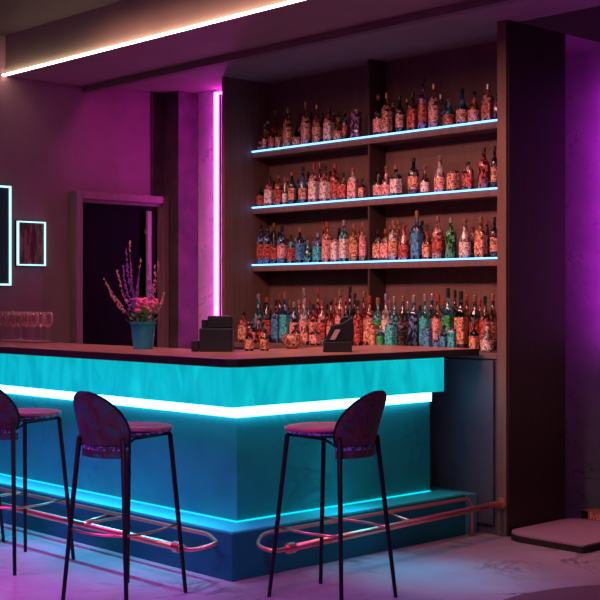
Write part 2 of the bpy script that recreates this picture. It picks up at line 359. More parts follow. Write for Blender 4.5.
# ------------------------------------------------------------------ shelving
UX0, UX1, UY, UB, UT = -2.372, .14, 1.92, 2.36, 3.029
SH = [2.5, 2.08, 1.65]; SF = 2.19
un = empty('back_bar_shelving', (UX0, UY, 0)); tag(un, 'tall built-in wooden bottle shelving with lit shelves', 'shelving unit')
def ubox(name, x0, x1, y0, y1, z0, z1, m, parent=un, **k):
    b = B(); box(b, x0 - UX0, x1 - UX0, y0 - UY, y1 - UY, z0, z1); return obj(name, b, m, parent, **k)
ubox('side_panel', UX0 - .035, UX0, UY, 2.42, 0, UT, 'unit_wood')
ubox('side_panel', UX1, .205, UY, 2.5, 0, UT, 'unit_wood')
ubox('end_cladding', .205, .215, UY + .015, 2.5, 0, UT, 'side_black')['label'] = 'near-black wine wood cladding'
ubox('back_panel', UX0, UX1, UB, UB + .03, 1.075, UT, 'unit_back')
DX = -1.165
for z0, z1 in ((1.075, 1.6), (1.65, 2.03), (2.08, 2.45), (2.5, UT)):
    ubox('divider', DX - .014, DX, SF + .006, UB, z0 + .0005, z1 - .0005, 'unit_divider')
for z in SH:
    s = ubox('shelf', UX0 + .001, UX1 - .001, SF, UB, z - .05, z, 'unit_wood')
    b = B(); box(b, .003, UX1 - .003 - UX0, SF - .01 - UY, SF - .0005 - UY, z - .008, z + .002); obj('light_strip', b, 'led_shelf', s)
cab = ubox('base_cabinet', UX0 + .002, UX1 - .002, UY + .01, UB, 0, 1.04, 'base_blue')
ubox('worktop', UX0 + .002, UX1 - .002, UY, UB - .002, 1.041, 1.075, 'unit_wood')
for i in range(4):
    x0 = UX0 + .01 + i * .622
    ubox('door', x0, x0 + .612, UY - .008, UY + .009, .06, 1.03, 'base_blue', cab, bevel=.002)

# ------------------------------------------------------------------ bottles
# glass colours, label colours: (name, rgb)
G = {'r': ('dark red glass', (.4, .05, .05)), 'a': ('amber glass', (.6, .22, .09)), 'p': ('rose glass', (.75, .25, .25)), 'k': ('near-black glass', (.015, .015, .022)),
     'b': ('blue glass', (.04, .12, .32)), 't': ('teal glass', (.05, .35, .42)), 'g': ('green glass', (.02, .3, .07)), 'c': ('clear glass', (.8, .62, .62)),
     'n': ('brown glass', (.2, .07, .05)), 'v': ('violet glass', (.3, .14, .4))}
L = {'r': ('red', (.6, .1, .08)), 'o': ('orange', (.85, .4, .27)), 'w': ('pale', (.9, .72, .68)), 'p': ('pink', (.85, .38, .36)), 'b': ('blue', (.05, .3, .6)),
     't': ('turquoise', (.05, .6, .65)), 'k': ('black', (.02, .02, .025)), 'g': ('green', (.05, .5, .15)), '-': None}
CAPC = {'k': (.02, .02, .025), 'y': (.42, .24, .14), 'r': (.3, .05, .05), 's': (.45, .4, .42)}
GM, LM, CM = {}, {}, {}
for k, (nm, c) in G.items():
    GM[k] = mat('bottle ' + nm, c, .1, trans=.4, ior=1.45, spec=1, noise=('voronoi', 75, (1, 1, .6), [(.3, tuple(x * .2 for x in c)), (.6, tuple(x * .8 for x in c)), (.9, tuple(min(1, x * 1.6 + .2) for x in c))]), bump=.9)  # pale speckles paint glittering highlights into the glass colour
for k, v in L.items():
    if v:
        c = v[1]; soft = k in 'wptb'; LM[k] = mat(v[0] + ' bottle label', c, .3, noise=('voronoi', 110, (1, 1, 1), [(.12 if soft else .25, tuple(x * .2 for x in c)), (.3 if soft else .5, tuple(x * .75 for x in c)), (.85, tuple(min(1, x * 1.1 + .08) for x in c))]))
for k, c in CAPC.items(): CM[k] = mat('cap ' + k, c, .3, metal=.6 if k in 'ys' else 0)

def bottle_mesh(shape, h, w):
    """rings for the glass, cap z range and radius, label z range and half sizes"""
    r = w / 2; nk = max(.0085, r * .3)
    if shape == 'round': R = [(0, .9 * r, .9 * r, 2), (.01 * h, r, r, 2), (.58 * h, r, r, 2), (.66 * h, .85 * r, .85 * r, 2), (.74 * h, nk * 1.15, nk * 1.15, 2), (.9 * h, nk, nk, 2)]; ls = (.15, .5, r, r, 2)
    elif shape == 'slim': R = [(0, .9 * r, .9 * r, 2), (.01 * h, r, r, 2), (.5 * h, r, r, 2), (.68 * h, nk * 1.3, nk * 1.3, 2), (.92 * h, nk, nk, 2)]; ls = (.12, .42, r, r, 2)
    elif shape == 'square': R = [(0, .85 * r, .75 * r, 7), (.01 * h, .88 * r, .78 * r, 7), (.62 * h, .88 * r, .78 * r, 7), (.69 * h, .65 * r, .6 * r, 4), (.73 * h, nk * 1.1, nk * 1.1, 2), (.88 * h, nk, nk, 2)]; ls = (.1, .55, .88 * r, .78 * r, 7)
    elif shape == 'flask': R = [(0, .85 * r, .5 * r, 5), (.02 * h, r, .55 * r, 5), (.68 * h, r, .55 * r, 5), (.8 * h, .6 * r, .45 * r, 3), (.84 * h, nk * 1.2, nk * 1.2, 2), (.92 * h, nk * 1.2, nk * 1.2, 2)]; ls = (.15, .6, r, .55 * r, 5)
    elif shape == 'decanter': R = [(0, .8 * r, .55 * r, 3), (.05 * h, r, .6 * r, 3), (.35 * h, r * .98, .6 * r, 3), (.55 * h, .55 * r, .45 * r, 2.4), (.62 * h, nk * 1.2, nk * 1.2, 2), (.8 * h, nk, nk, 2)]; ls = (.08, .34, r, .6 * r, 3)
    elif shape == 'boxy': R = [(0, .9 * r, .7 * r, 8), (.02 * h, .92 * r, .72 * r, 8), (.93 * h, .92 * r, .72 * r, 8), (.96 * h, .6 * r, .5 * r, 4)]; ls = (.12, .85, .92 * r, .72 * r, 8)
    elif shape == 'bell': R = [(0, .9 * r, .9 * r, 2), (.02 * h, r, r, 2), (.45 * h, .95 * r, .95 * r, 2), (.6 * h, .55 * r, .55 * r, 2), (.72 * h, nk * 1.3, nk * 1.3, 2), (.86 * h, nk, nk, 2)]; ls = (.08, .4, r, r, 2)
    return R, R[-1][0], nk, ls
SHAPE_WORD = {'round': 'round-shouldered', 'slim': 'long-necked', 'square': 'square', 'flask': 'flat flask', 'decanter': 'decanter-shaped', 'boxy': 'box-shaped', 'bell': 'bell-shaped'}
ORD = ['first', 'second', 'third', 'fourth', 'fifth', 'sixth', 'seventh', 'eighth', 'ninth', 'tenth', 'eleventh', 'twelfth', 'thirteenth', 'fourteenth', 'fifteenth', 'sixteenth',
       'seventeenth', 'eighteenth', 'nineteenth', 'twentieth']
BIGS = [0]
def bottle(X, Y, z, h, w, shape, g, l, c, label, group):
    root = empty('bottle', (X, Y, z + .0005), random.uniform(-.25, .25) if shape in ('square', 'flask', 'boxy', 'decanter') else 0)
    R, ztop, nk, ls = bottle_mesh(shape, h, w)
    tag(root, label, 'bottle', group)
    seg = 16
    b = B(); loft(b, R, seg); obj('glass_body', b, GM[g], root, smooth=True)
    b = B()
    ch = h - ztop
    if shape in ('decanter', 'bell'):
        loft(b, [(ztop - .002, nk * .9, nk * .9, 2), (ztop + ch * .25, nk * 1.2, nk * 1.2, 2), (ztop + ch * .6, nk * 1.7, nk * 1.7, 2), (h, nk * .7, nk * .7, 2)], 10)
        nm = 'stopper'
    elif shape == 'boxy':
        loft(b, [(ztop - .001, ls[2] * .45, ls[3] * .45, 3), (h, ls[2] * .45, ls[3] * .45, 3)], 10); nm = 'cap'
    else:
        loft(b, [(ztop - .02 * h, nk * 1.22, nk * 1.22, 2), (h - .004, nk * 1.22, nk * 1.22, 2), (h, nk * 1.0, nk * 1.0, 2)], 10); nm = 'cap'
    obj(nm, b, CM[c], root, smooth=False)
    if L[l]:
        b = B(); e = .0012
        loft(b, [(ls[0] * h, ls[2] + e, ls[3] + e, ls[4]), (ls[1] * h, ls[2] + e, ls[3] + e, ls[4])], seg, cap=False)
        obj('label', b, LM[l], root, smooth=ls[4] < 3)
    return root

def place(items, Y, zs, bays):
    """positions for a row of bottles, kept apart and clear of the panels"""
    out = []
    for px, yt, wp, shape, g, l, c in items:
        X, d = at_plane_y(px, Y); h = CZ + (298 - yt) * d / F - zs
        out.append([X, min(wp * d / F * WF, .075), max(h, .08)])
    for a, b_ in bays:
        mid = out if len(bays) == 1 else [q for q in out if (q[0] < -1.17) == (a < -2)]
        tot = sum(q[1] + .003 for q in mid)
        if tot > b_ - a:
            for q in mid: q[1] *= (b_ - a) / tot
        for k, q in enumerate(mid):
            lo = a if k == 0 else mid[k - 1][0] + mid[k - 1][1] / 2
            q[0] = max(q[0], lo + .0025 + q[1] / 2)
        for k in range(len(mid) - 1, -1, -1):
            q = mid[k]; hi = b_ if k == len(mid) - 1 else mid[k + 1][0] - mid[k + 1][1] / 2
            q[0] = min(q[0], hi - .0025 - q[1] / 2)
    return out
WF = 1.12
def row(bay, zs, Y, items, group, back=None):
    bays = [(UX0 + .012, -1.19), (-1.155, UX1 - .012)]
    if bay.startswith('left'): bays = bays[:1]
    elif bay.startswith('right'): bays = bays[1:]
    if Y < 2.1: bays = [(UX0, UX1)]
    word = 'back' if back is True else (back or 'front')
    for k, ((px, yt, wp, shape, g, l, c), (X, w, h)) in enumerate(zip(items, place(items, Y, zs, bays))):
        lab = (', %s label' % L[l][0]) if L[l] else ''
        wh = ORD[k] if k < 20 else ('fourth last', 'third last', 'second last', 'last')[k - len(items) + 4]
        bottle(X, Y, zs, h, w, shape, g, l, c, '%s %s bottle%s, %s from left, %s row, %s' % (SHAPE_WORD[shape], G[g][0].replace(' glass', ''), lab, wh, word, bay), group)

YF, YB = 2.232, 2.316
T1L = [(258.5, 134, 6, 'round', 'r', '-', 'k'), (265, 124, 5, 'slim', 'a', 'o', 'y'), (272, 126, 7, 'round', 'r', 'r', 'k'), (279, 127, 6, 'square', 'a', 'o', 'k'), (288, 108, 10, 'round', 'a', 'o', 'y'),
       (297, 124, 9, 'bell', 'k', 'o', 'k'), (306, 102, 9, 'round', 'p', 'p', 'y'), (317, 105, 9, 'slim', 'a', 'o', 'y'), (329, 107, 10, 'square', 'p', 'w', 'k'), (338, 117, 9, 'bell', 'a', 'o', 'y'), (345, 110, 5, 'round', 'k', 'r', 'k'), (356, 110, 12, 'boxy', 'v', '-', 's')]
T1Lb = [(262, 122, 4, 'slim', 'v', '-', 's'), (275, 111, 5, 'slim', 'r', '-', 'y'), (283, 118, 7, 'square', 'n', 'r', 'k'), (300, 113, 7, 'round', 'r', '-', 'k'), (311, 112, 7, 'square', 'n', 'r', 'k'), (323, 113, 7, 'round', 'k', 'r', 'k'), (334, 112, 7, 'slim', 'r', 'r', 'r'), (345, 118, 7, 'square', 'r', '-', 'y')]
T1R = [(373, 95, 10, 'bell', 'k', 'p', 'y'), (387, 93, 9, 'square', 'p', 'o', 'y'), (400, 96, 8, 'round', 'k', 'o', 'k'), (413, 92, 10, 'square', 'n', 'r', 'k'), (423, 77, 9, 'round', 'v', 'r', 'k'), (434, 84, 10, 'round', 'p', 'p', 'y'),
       (449, 98, 12, 'bell', 't', 'r', 'y'), (462, 88, 11, 'bell', 'b', 'o', 'k'), (474, 91, 12, 'bell', 'a', 'p', 'k'), (488, 84, 11, 'square', 'p', 'r', 's'), (496, 93, 4, 'square', 'v', '-', 'k')]
T1Rb = [(380, 108, 7, 'round', 'r', 'r', 'k'), (393, 103, 7, 'square', 'n', '-', 'y'), (407, 99, 6, 'slim', 'n', '-', 'y'), (418, 96, 6, 'round', 'k', '-', 'k'), (441, 94, 8, 'square', 'c', 'w', 's'), (456, 106, 6, 'round', 'r', '-', 'k'), (469, 103, 6, 'round', 'r', 'r', 'y')]
T2L = [(260, 186, 8, 'square', 'k', 'r', 'k'), (269.5, 176, 10, 'square', 'r', 'w', 'k'), (278.5, 175, 8, 'round', 'r', 'r', 'y'), (285, 177, 5, 'slim', 'c', 'w', 'y'), (292, 172, 7, 'round', 'k', 'o', 'y'), (303, 167, 8, 'slim', 'b', 'o', 'k'), (314, 164, 11, 'square', 'p', 'w', 'r'),
       (325, 166, 11, 'square', 'p', 'w', 'k'), (335, 164, 9, 'round', 'r', 'r', 'r'), (343, 173, 9, 'square', 'n', 'r', 'k'), (353, 168, 10, 'square', 'c', 'p', 'r'), (362, 179, 6, 'square', 'n', 'o', 'k')]
T2Lb = [(262, 178, 5, 'slim', 'b', '-', 'k'), (274, 181, 6, 'round', 'k', '-', 'k'), (288, 178, 5, 'round', 'n', 'w', 'y'), (298, 180, 7, 'square', 't', '-', 'k'), (308, 172, 6, 'slim', 'b', '-', 'k'), (320, 162, 6, 'slim', 'r', '-', 'y'), (330, 171, 6, 'slim', 'r', 'r', 'k'), (349, 178, 6, 'round', 'b', '-', 'k')]
T2R = [(374, 168, 10, 'bell', 'k', 'p', 'k'), (385, 166, 9, 'bell', 'p', 'p', 'y'), (396, 165, 13, 'square', 'k', 'w', 'y'), (413.5, 158, 11, 'round', 'k', 'o', 'k'), (425, 165, 8, 'bell', 'n', 'w', 'y'), (440, 155, 13, 'bell', 'c', 'p', 's'), (453, 170, 11, 'boxy', 'n', 'o', 'k'),
       (468, 162, 14, 'flask', 'n', 'r', 'k'), (484, 148, 11, 'round', 'r', '-', 'k'), (494.5, 146, 6, 'round', 'k', 'o', 'k')]
T3L = [(259, 225, 8, 'round', 'b', 'r', 'k'), (267, 224, 8, 'round', 'b', 'r', 'k'), (274, 223, 7, 'slim', 'k', 'r', 'y'), (282, 226, 10, 'round', 'b', 'p', 'k'), (291, 235, 7, 'square', 't', 'r', 'k'), (300, 227, 8, 'square', 'k', 'b', 'y'), (308, 240, 8, 'bell', 't', '-', 's'), (318, 233, 9, 'square', 'b', 't', 's'),
       (327, 222, 9, 'square', 'p', 'p', 'r'), (335, 239, 7, 'boxy', 'p', 'w', 's'), (344, 220, 8, 'square', 't', 'w', 't' if False else 's'), (354, 224, 9, 'round', 'a', 'o', 'y'), (363, 222, 7, 'round', 'p', 'p', 'y')]
T3Lb = [(255, 232, 5, 'round', 'b', '-', 'k'), (264, 229, 5, 'slim', 'k', '-', 'y'), (279, 232, 7, 'round', 'k', '-', 'k'), (288, 236, 5, 'slim', 'r', 'r', 'y'), (296, 238, 7, 'round', 't', 't', 's'), (305, 236, 7, 'bell', 't', '-', 's'), (314, 241, 7, 'bell', 'b', '-', 's'), (324, 226, 6, 'slim', 'r', '-', 'y'), (339, 228, 7, 'round', 'k', 'r', 'k'), (350, 234, 7, 'square', 'r', 'r', 'r'), (359, 229, 6, 'slim', 'p', '-', 'r')]
T3R = [(374, 230, 9, 'square', 'k', 'o', 'k'), (384, 229, 9, 'square', 'n', 'p', 'r'), (393, 221, 9, 'round', 'c', 'o', 'y'), (404, 224, 10, 'bell', 'p', 'r', 'r'), (417, 211, 10, 'square', 'b', 'b', 'y'), (427, 232, 8, 'square', 'r', 'o', 'r'), (438, 216, 11, 'round', 'p', 'r', 'y'),
       (451, 218, 11, 'round', 'g', '-', 's'), (465, 218, 13, 'bell', 'c', 'w', 'y'), (481, 217, 13, 'square', 'a', 'o', 'y'), (494.5, 217, 8, 'round', 'k', 'o', 'k')]
T3Rb = [(379, 233, 6, 'round', 'n', '-', 'k'), (389, 226, 6, 'slim', 'r', '-', 'y'), (398, 219, 6, 'slim', 'a', '-', 'y'), (411, 232, 6, 'round', 'r', 'r', 'k'), (422, 221, 8, 'round', 'b', '-', 'k'), (433, 229, 6, 'round', 'n', 'r', 'k'), (445, 233, 6, 'square', 'r', '-', 'y'), (473, 226, 6, 'bell', 'p', '-', 'r'), (487, 220, 7, 'round', 'n', '-', 'r')]
for z, a, bb, c_, dd, nm in ((SH[0], T1L, T1Lb, T1R, T1Rb, 'top'), (SH[1], T2L, T2Lb, T2R, None, 'second'), (SH[2], T3L, T3Lb, T3R, T3Rb, 'third')):
    row('left of divider, %s shelf' % nm, z, YF, a, 'bottles on the %s shelf' % nm)
    row('left of divider, %s shelf' % nm, z, YB, bb, 'bottles on the %s shelf' % nm, True)
    row('right of divider, %s shelf' % nm, z, YF, c_, 'bottles on the %s shelf' % nm)
    if dd: row('right of divider, %s shelf' % nm, z, YB, dd, 'bottles on the %s shelf' % nm, True)
BT0 = [(243.5, 311, 9, 'square', 'r', 'o', 'k'), (252, 321, 8, 'round', 'k', 'p', 'r'), (258, 316, 5, 'slim', 'r', '-', 'y'), (263, 322, 7, 'square', 'n', 'r', 'k'), (296, 325, 9, 'square', 'r', 'p', 'k'), (305, 318, 8, 'round', 'p', 'o', 's'), (315, 326, 9, 'square', 'n', 'p', 'y'), (373, 324, 8, 'boxy', 'r', 'o', 'k'),
       (381, 326, 8, 'square', 't', 'g', 's'), (391, 323, 10, 'boxy', 't', 't', 'k'), (402, 313, 9, 'square', 'k', 'n' if False else 'k', 'k'), (427, 327, 9, 'boxy', 'b', 'b', 'k'), (437, 330, 7, 'bell', 'v', 'b', 's'), (444, 325, 7, 'square', 'b', 'b', 'k'), (452, 328, 7, 'boxy', 'b', 't', 'k'), (474, 323, 8, 'square', 'k', 'o', 'k'), (487, 322, 11, 'bell', 'c', 'w', 's')]
BT1 = [(258.5, 294, 9, 'slim', 't', 'b', 's'), (267, 297, 9, 'round', 'k', 'r', 'r'), (276, 300, 8, 'square', 'b', 'b', 'k'), (285, 292, 9, 'square', 'b', 't', 'y'), (294, 302, 8, 'round', 'b', 'p', 's'), (304, 288, 8, 'slim', 'c', 'p', 's'), (313, 304, 8, 'square', 'r', 'p', 'k'), (322, 301, 8, 'round', 'p', 'r', 'r'), (331, 299, 8, 'bell', 'r', 'p', 'k'),
       (340, 289, 9, 'round', 'p', 'p', 'y'), (350, 286, 8, 'slim', 'k', 'k', 'k'), (358, 300, 8, 'square', 'r', 'r', 'k'), (366, 296, 11, 'square', 'r', 'o', 'r'), (377, 298, 10, 'square', 't', 'g', 'y'), (386, 294, 8, 'round', 'c', 'w', 's'), (394.5, 297, 8, 'round', 't', 't', 's'), (403, 296, 9, 'round', 'k', 'r', 'y'), (414, 295, 11, 'square', 'b', '-', 's'), (425.5, 294, 11, 'square', 't', 't', 's'),
       (438, 294, 11, 'square', 'n', 'p', 'r'), (448, 288, 10, 'square', 't', 'g', 'k'), (461, 291, 12, 'square', 'k', 'n' if False else 'o', 'k'), (475, 295, 10, 'round', 'k', 'r', 'y'), (485, 296, 9, 'square', 'n', 'r', 'k')]
BT2 = [(262, 303, 7, 'round', 'v', '-', 'k'), (272, 305, 7, 'round', 'r', 'r', 'y'), (280, 294, 7, 'slim', 'r', 'r', 'r'), (290, 300, 7, 'round', 'n', '-', 'y'), (299, 300, 7, 'slim', 'p', 'p', 's'), (309, 299, 7, 'round', 'b', 'p', 'r'), (318, 288, 5, 'slim', 'r', '-', 'r'), (327, 304, 7, 'square', 'n', 'r', 'k'), (336, 298, 7, 'round', 'r', 'r', 'y'), (346, 296, 7, 'round', 'r', '-', 'r'),
       (355, 293, 7, 'slim', 'k', '-', 'k'), (364, 292, 6, 'slim', 'r', 'r', 'y'), (373, 294, 6, 'slim', 't', '-', 's'), (390, 301, 6, 'round', 'b', '-', 'y'), (408, 302, 7, 'round', 't', 'g', 's'), (420, 305, 7, 'square', 'g', 'g', 'k'), (432, 294, 7, 'round', 'b', '-', 's'), (443, 300, 7, 'round', 'k', '-', 'r'), (455, 290, 7, 'round', 'k', 'r', 'k'), (467, 295, 7, 'slim', 'r', '-', 'r'), (480, 299, 7, 'round', 'r', 'r', 'r'), (493, 294, 7, 'round', 'n', 'o', 'y')]
gname = 'bottles on the back counter'
row('counter below shelves', 1.075, 1.975, BT0, gname)
row('counter below shelves', 1.075, 2.145, BT1, gname, 'middle')
row('counter below shelves', 1.075, 2.27, BT2, gname, 'rear')

# ------------------------------------------------------------------ bar stools
def make_stool(loc, rz, label, arcs, back, seatm):
    r = empty('bar_stool', (loc[0], loc[1], 0), rz); tag(r, label, 'stool', None)
    feet = [(.225, .19), (.225, -.175), (-.22, -.20), (-.22, .19)]
    tops = [(.165, .13), (.165, -.13), (-.165, -.13), (-.165, .14)]
    for (fx, fy), (tx, ty) in zip(feet, tops):
        b = B(); tube(b, [(fx, fy, .0), (fx, fy, .004), (tx, ty, .755), (tx * .9, ty * .9, .775)], [.0085, .0095, .0125, .012], 10)
        lg = obj('leg', b, 'black_metal', r, smooth=True)
    # seat frame hoop under the seat
    b = B(); tube(b, [Vector((.02 + .175 * math.cos(t), .145 * math.sin(t), .768)) for t in [2 * PI * i / 28 for i in range(29)]], .008, 8)
    tube(b, [(.165, .13, .76), (.0, .05, .742), (-.165, .14, .72)], .006, 8); tube(b, [(.165, -.13, .76), (.0, -.05, .742), (-.165, -.13, .72)], .006, 8)
    obj('seat_frame', b, 'black_metal', r, smooth=True)
    # seat cushion, slightly dished
    b = B(); n = 36; prof = [(.0, .782), (.8, .782), (.98, .783), (1.0, .789), (.99, .796), (.94, .800), (.7, .800), (.4, .798)]
    rings = []
    for q, z in prof[1:]:
        ring = []
        for i in range(n):
            t = 2 * PI * i / n; c, s = math.cos(t), math.sin(t)
            x = .03 + .2 * math.copysign(abs(c) ** .85, c) * q; y = .19 * math.copysign(abs(s) ** .85, s) * q * (1 - .06 * c)
            ring.append(b.verts.new((x, y, z + .012 * max(0, -c) * q)))
        rings.append(ring)
    for a, c_ in zip(rings, rings[1:]):
        for i in range(n): b.faces.new((a[i], a[(i + 1) % n], c_[(i + 1) % n], c_[i]))
    b.faces.new(rings[0][::-1]); b.faces.new(rings[-1])
    obj('seat', b, seatm, r, smooth=True)
    b = B()
    for z0, e in ((.772, .0), ):
        ra, rb = [], []
        for i in range(n):
            t = 2 * PI * i / n; c, s = math.cos(t), math.sin(t)
            x = .03 + .2 * math.copysign(abs(c) ** .85, c); y = .19 * math.copysign(abs(s) ** .85, s) * (1 - .06 * c)
            ra.append((x * .985, y * .985)); 
        poly(b, ra, .774, .784)
    obj('seat_trim', b, 'lace', r)
    # egg-shaped shell backrest
    b = B(); nu, nv = 12, 14; th = .012; g = {}
    def P(u, v, side):
        hh = .155 * math.sqrt(max(0, 1 - ((v - .33) / (.68 if v > .33 else .55)) ** 2)) if True else 0
        y = u * max(hh, .004)
        bend = .07 * (y / .15) ** 2
        x = -.19 - .085 * v + bend - side * th
        return (x, y, .715 + .26 * v)
    for side in (0, 1):
        for j in range(nv + 1):
            v = j / nv
            v = 1 - (1 - v) ** 1.3
            for i in range(nu + 1):
                g[side, i, j] = b.verts.new(P(-1 + 2 * i / nu, v, side))
    for side in (0, 1):
        for j in range(nv):
            for i in range(nu):
                q = [g[side, i, j], g[side, i + 1, j], g[side, i + 1, j + 1], g[side, i, j + 1]]
                b.faces.new(q if side else q[::-1])
    rim = [(i, 0) for i in range(nu)] + [(nu, j) for j in range(nv)] + [(nu - i, nv) for i in range(nu)] + [(0, nv - j) for j in range(nv)]
    for k in range(len(rim)):
        p, q = rim[k], rim[(k + 1) % len(rim)]
        b.faces.new((g[0, p[0], p[1]], g[0, q[0], q[1]], g[1, q[0], q[1]], g[1, p[0], p[1]]))
    bk = obj('backrest', b, back, r, smooth=True)
    b = B()
    edge = [Vector(P(-1, 1 - (1 - j / nv) ** 1.3, .5)) for j in range(nv + 1)] + [Vector(P(1, 1 - (1 - j / nv) ** 1.3, .5)) for j in range(nv, -1, -1)]
    tube(b, edge, .0065, 8); obj('backrest_piping', b, 'black_metal', bk, smooth=True)
    # band at the foot of the backrest
    def band(name, z0, z1, m, e):
        b = B(); lo = []
        for i in range(13):
            y = -.135 + .27 * i / 12; lo.append((-.192 + .07 * (y / .15) ** 2 + e * 0, y))
        outer = [(x - .016 - e, y) for x, y in lo]
        poly(b, lo + outer[::-1], z0, z1); return obj(name, b, m, r)
    band('back_band', .672, .708, back, 0); band('back_band_trim', .708, .724, 'lace', .001)
    for arc in arcs:
        b = B(); tube(b, smooth_path([(x, y, .33) for x, y in arc], .08), .0062, 8); obj('stretcher', b, 'copper_thin', r, smooth=True)
    return r
def leg_at(i, z=.33):
    feet = [(.225, .19), (.225, -.175), (-.22, -.20), (-.22, .19)]; tops = [(.165, .13), (.165, -.13), (-.165, -.13), (-.165, .14)]
    t = z / .755; return (feet[i][0] * (1 - t) + tops[i][0] * t, feet[i][1] * (1 - t) + tops[i][1] * t)
A, Bf, D, Cc = [leg_at(i) for i in range(4)]
make_stool((.56, .14), PI + math.radians(4.6), 'bar stool with rose seat standing alone at the right front of the bar',
           [[A, (0, .21), Cc], [Bf, (0, -.2), D]], 'brocade_red', 'seat_red')
left_arcs = [[Cc, (-.235, 0), D, (-.02, -.2), Bf], [A, (.1, .2), (-.06, .21)]]
s2 = make_stool((-.104, -.56), math.radians(103), 'bar stool with teal and red egg-shaped back, whole, left of the corner', left_arcs, 'brocade', 'seat_dark')
def copy_tree(o, parent=None):
    c = o.copy(); COL.objects.link(c); c.parent = parent
    for ch in list(o.children): copy_tree(ch, c)
    return c
s1 = copy_tree(s2); s1.location = (-1.11, -.535, 0); s1['label'] = 'bar stool cut off by the left edge, its seat edge and three legs showing'
s0 = copy_tree(s2); s0.location = (-1.80, -.56, 0); s0['label'] = 'bar stool of which only one thin leg shows at the far left edge'

# ------------------------------------------------------------------ things on the bar top
def wine_glass(x, y, label, tip=False):
    b = B(); S = 1.0
    prof = [(0, .033), (.002, .034), (.004, .03), (.008, .006), (.02, .004), (.085, .004), (.092, .008), (.1, .018), (.115, .031), (.135, .037), (.16, .036), (.198, .030)]
    inner = [(.198, .0288), (.16, .0348), (.135, .0358), (.116, .029), (.102, .016), (.096, .004)]
    loft(b, [(z, q, q, 2) for z, q in prof + inner], 20)
    o = obj('wine_glass', b, 'stemware', None, smooth=True, loc=(x, y, 1.1085)); tag(o, label, 'wine glass', 'wine glasses in a row on the bar top'); return o
tr = B(); poly(tr, [(-3.27, .4), (-2.5, .4), (-2.5, .57), (-3.27, .57)], 1.1005, 1.108)
tag(obj('serving_tray', tr, 'glass', bevel=.002), 'thin clear tray under the row of wine glasses', 'tray')
NW = 6
for k in range(6):
    wine_glass(-2.545 - k * .086, .525, 'empty stemmed wine glass, %s from right in the rear row on the tray' % ORD[k])
for k in range(6):
    wine_glass(-2.60 - k * .086, .445, 'empty stemmed wine glass, %s from right in the nearer row on the tray' % ORD[k])

# potted flowers
PX, PY = -1.27, .384
pf = empty('potted_flowers', (PX, PY, 1.1005)); tag(pf, 'teal pot of purple and pink flowers on the bar top', 'plant')
b = B(); loft(b, [(0, .055, .055, 2), (.003, .058, .058, 2), (.145, .073, .073, 2), (.145, .079, .079, 2), (.16, .08, .08, 2), (.16, .072, .072, 2), (.145, .068, .068, 2)], 28); obj('pot', b, 'teal_pot', pf, smooth=False, bevel=.001)
b = B(); loft(b, [(.14, .069, .069, 2), (.15, .066, .066, 2)], 20); obj('soil', b, 'soil', pf)
rnd = random.Random(4)
b = B()
for k in range(110):
    a = rnd.uniform(0, 2 * PI); q = rnd.uniform(.01, .085); z = rnd.uniform(.15, .24); ln = rnd.uniform(.02, .04)
    c = Vector((q * math.cos(a), q * math.sin(a), z)); dr = Vector((math.cos(a), math.sin(a), rnd.uniform(.3, 1.4))).normalized(); sd = Vector((-math.sin(a), math.cos(a), 0)) * ln * .3
    vs = [b.verts.new(p) for p in (c, c + dr * ln * .5 + sd, c + dr * ln, c + dr * ln * .5 - sd)]; b.faces.new(vs)
obj('foliage', b, 'leaf', pf)
b = B(); b2 = B()
for k in range(170):
    a = rnd.uniform(0, 2 * PI); q = rnd.uniform(.0, .09); z = .24 + rnd.uniform(-.02, .055)
    x, y = q * math.cos(a), q * math.sin(a)
    t = B if False else None
    tgt = b2 if (x * .683 + y * .73 < -.035) else b
    blob(tgt, (x, y, z), .0105, .0105, .009, 1)
obj('pink_blossoms', b, 'petal_pink', pf); obj('violet_blossoms', b2, 'petal_violet', pf)
# tall flowering stems: (screen offset x m, height m, colour)
RT = Vector((.683, .730, 0)); FW = Vector((-.730, .683, 0))
stems = [(-.105, .60, 'v'), (-.155, .46, 'n'), (-.125, .49, 'v'), (-.235, .415, 'n'), (-.07, .50, 'v'), (-.02, .53, 'b'), (.03, .50, 'v'), (.075, .49, 'n'), (.085, .52, 'b'), (.12, .33, 'n'), (-.19, .33, 'n'), (-.03, .42, 'v'), (.05, .38, 'v'), (-.08, .64, 'b')]
for k, (sx, hh, col) in enumerate(stems):
    b = B(); dpt = rnd.uniform(-.06, .06); base = RT * (sx * .15) + FW * dpt * .3; tip = RT * sx + FW * dpt + Vector((0, 0, hh)); base.z = .15
    pts = [base.lerp(tip, t) + RT * (.02 * math.sin(t * PI) * (1 if sx > 0 else -1)) for t in [i / 10 for i in range(11)]]
    tube(b, pts, .0014, 5); st = obj('flower_stem', b, 'stem', pf)
    b = B()
    for i in range(34 if col != 'b' else 8):
        t = rnd.uniform(.35, 1.0) if col != 'b' else rnd.uniform(.85, 1)
        p = base.lerp(tip, t) + RT * (.02 * math.sin(t * PI) * (1 if sx > 0 else -1)); rr = .010 * (1.25 - t)
        a = rnd.uniform(0, 2 * PI); p = p + RT * math.cos(a) * rr + FW * math.sin(a) * rr
        s = rnd.uniform(.003, .0052); blob(b, p, s, s, s * 1.5, 1)
    obj('flower_spike', b, {'v': 'petal_violet', 'n': 'bud', 'b': 'bud'}[col], st)

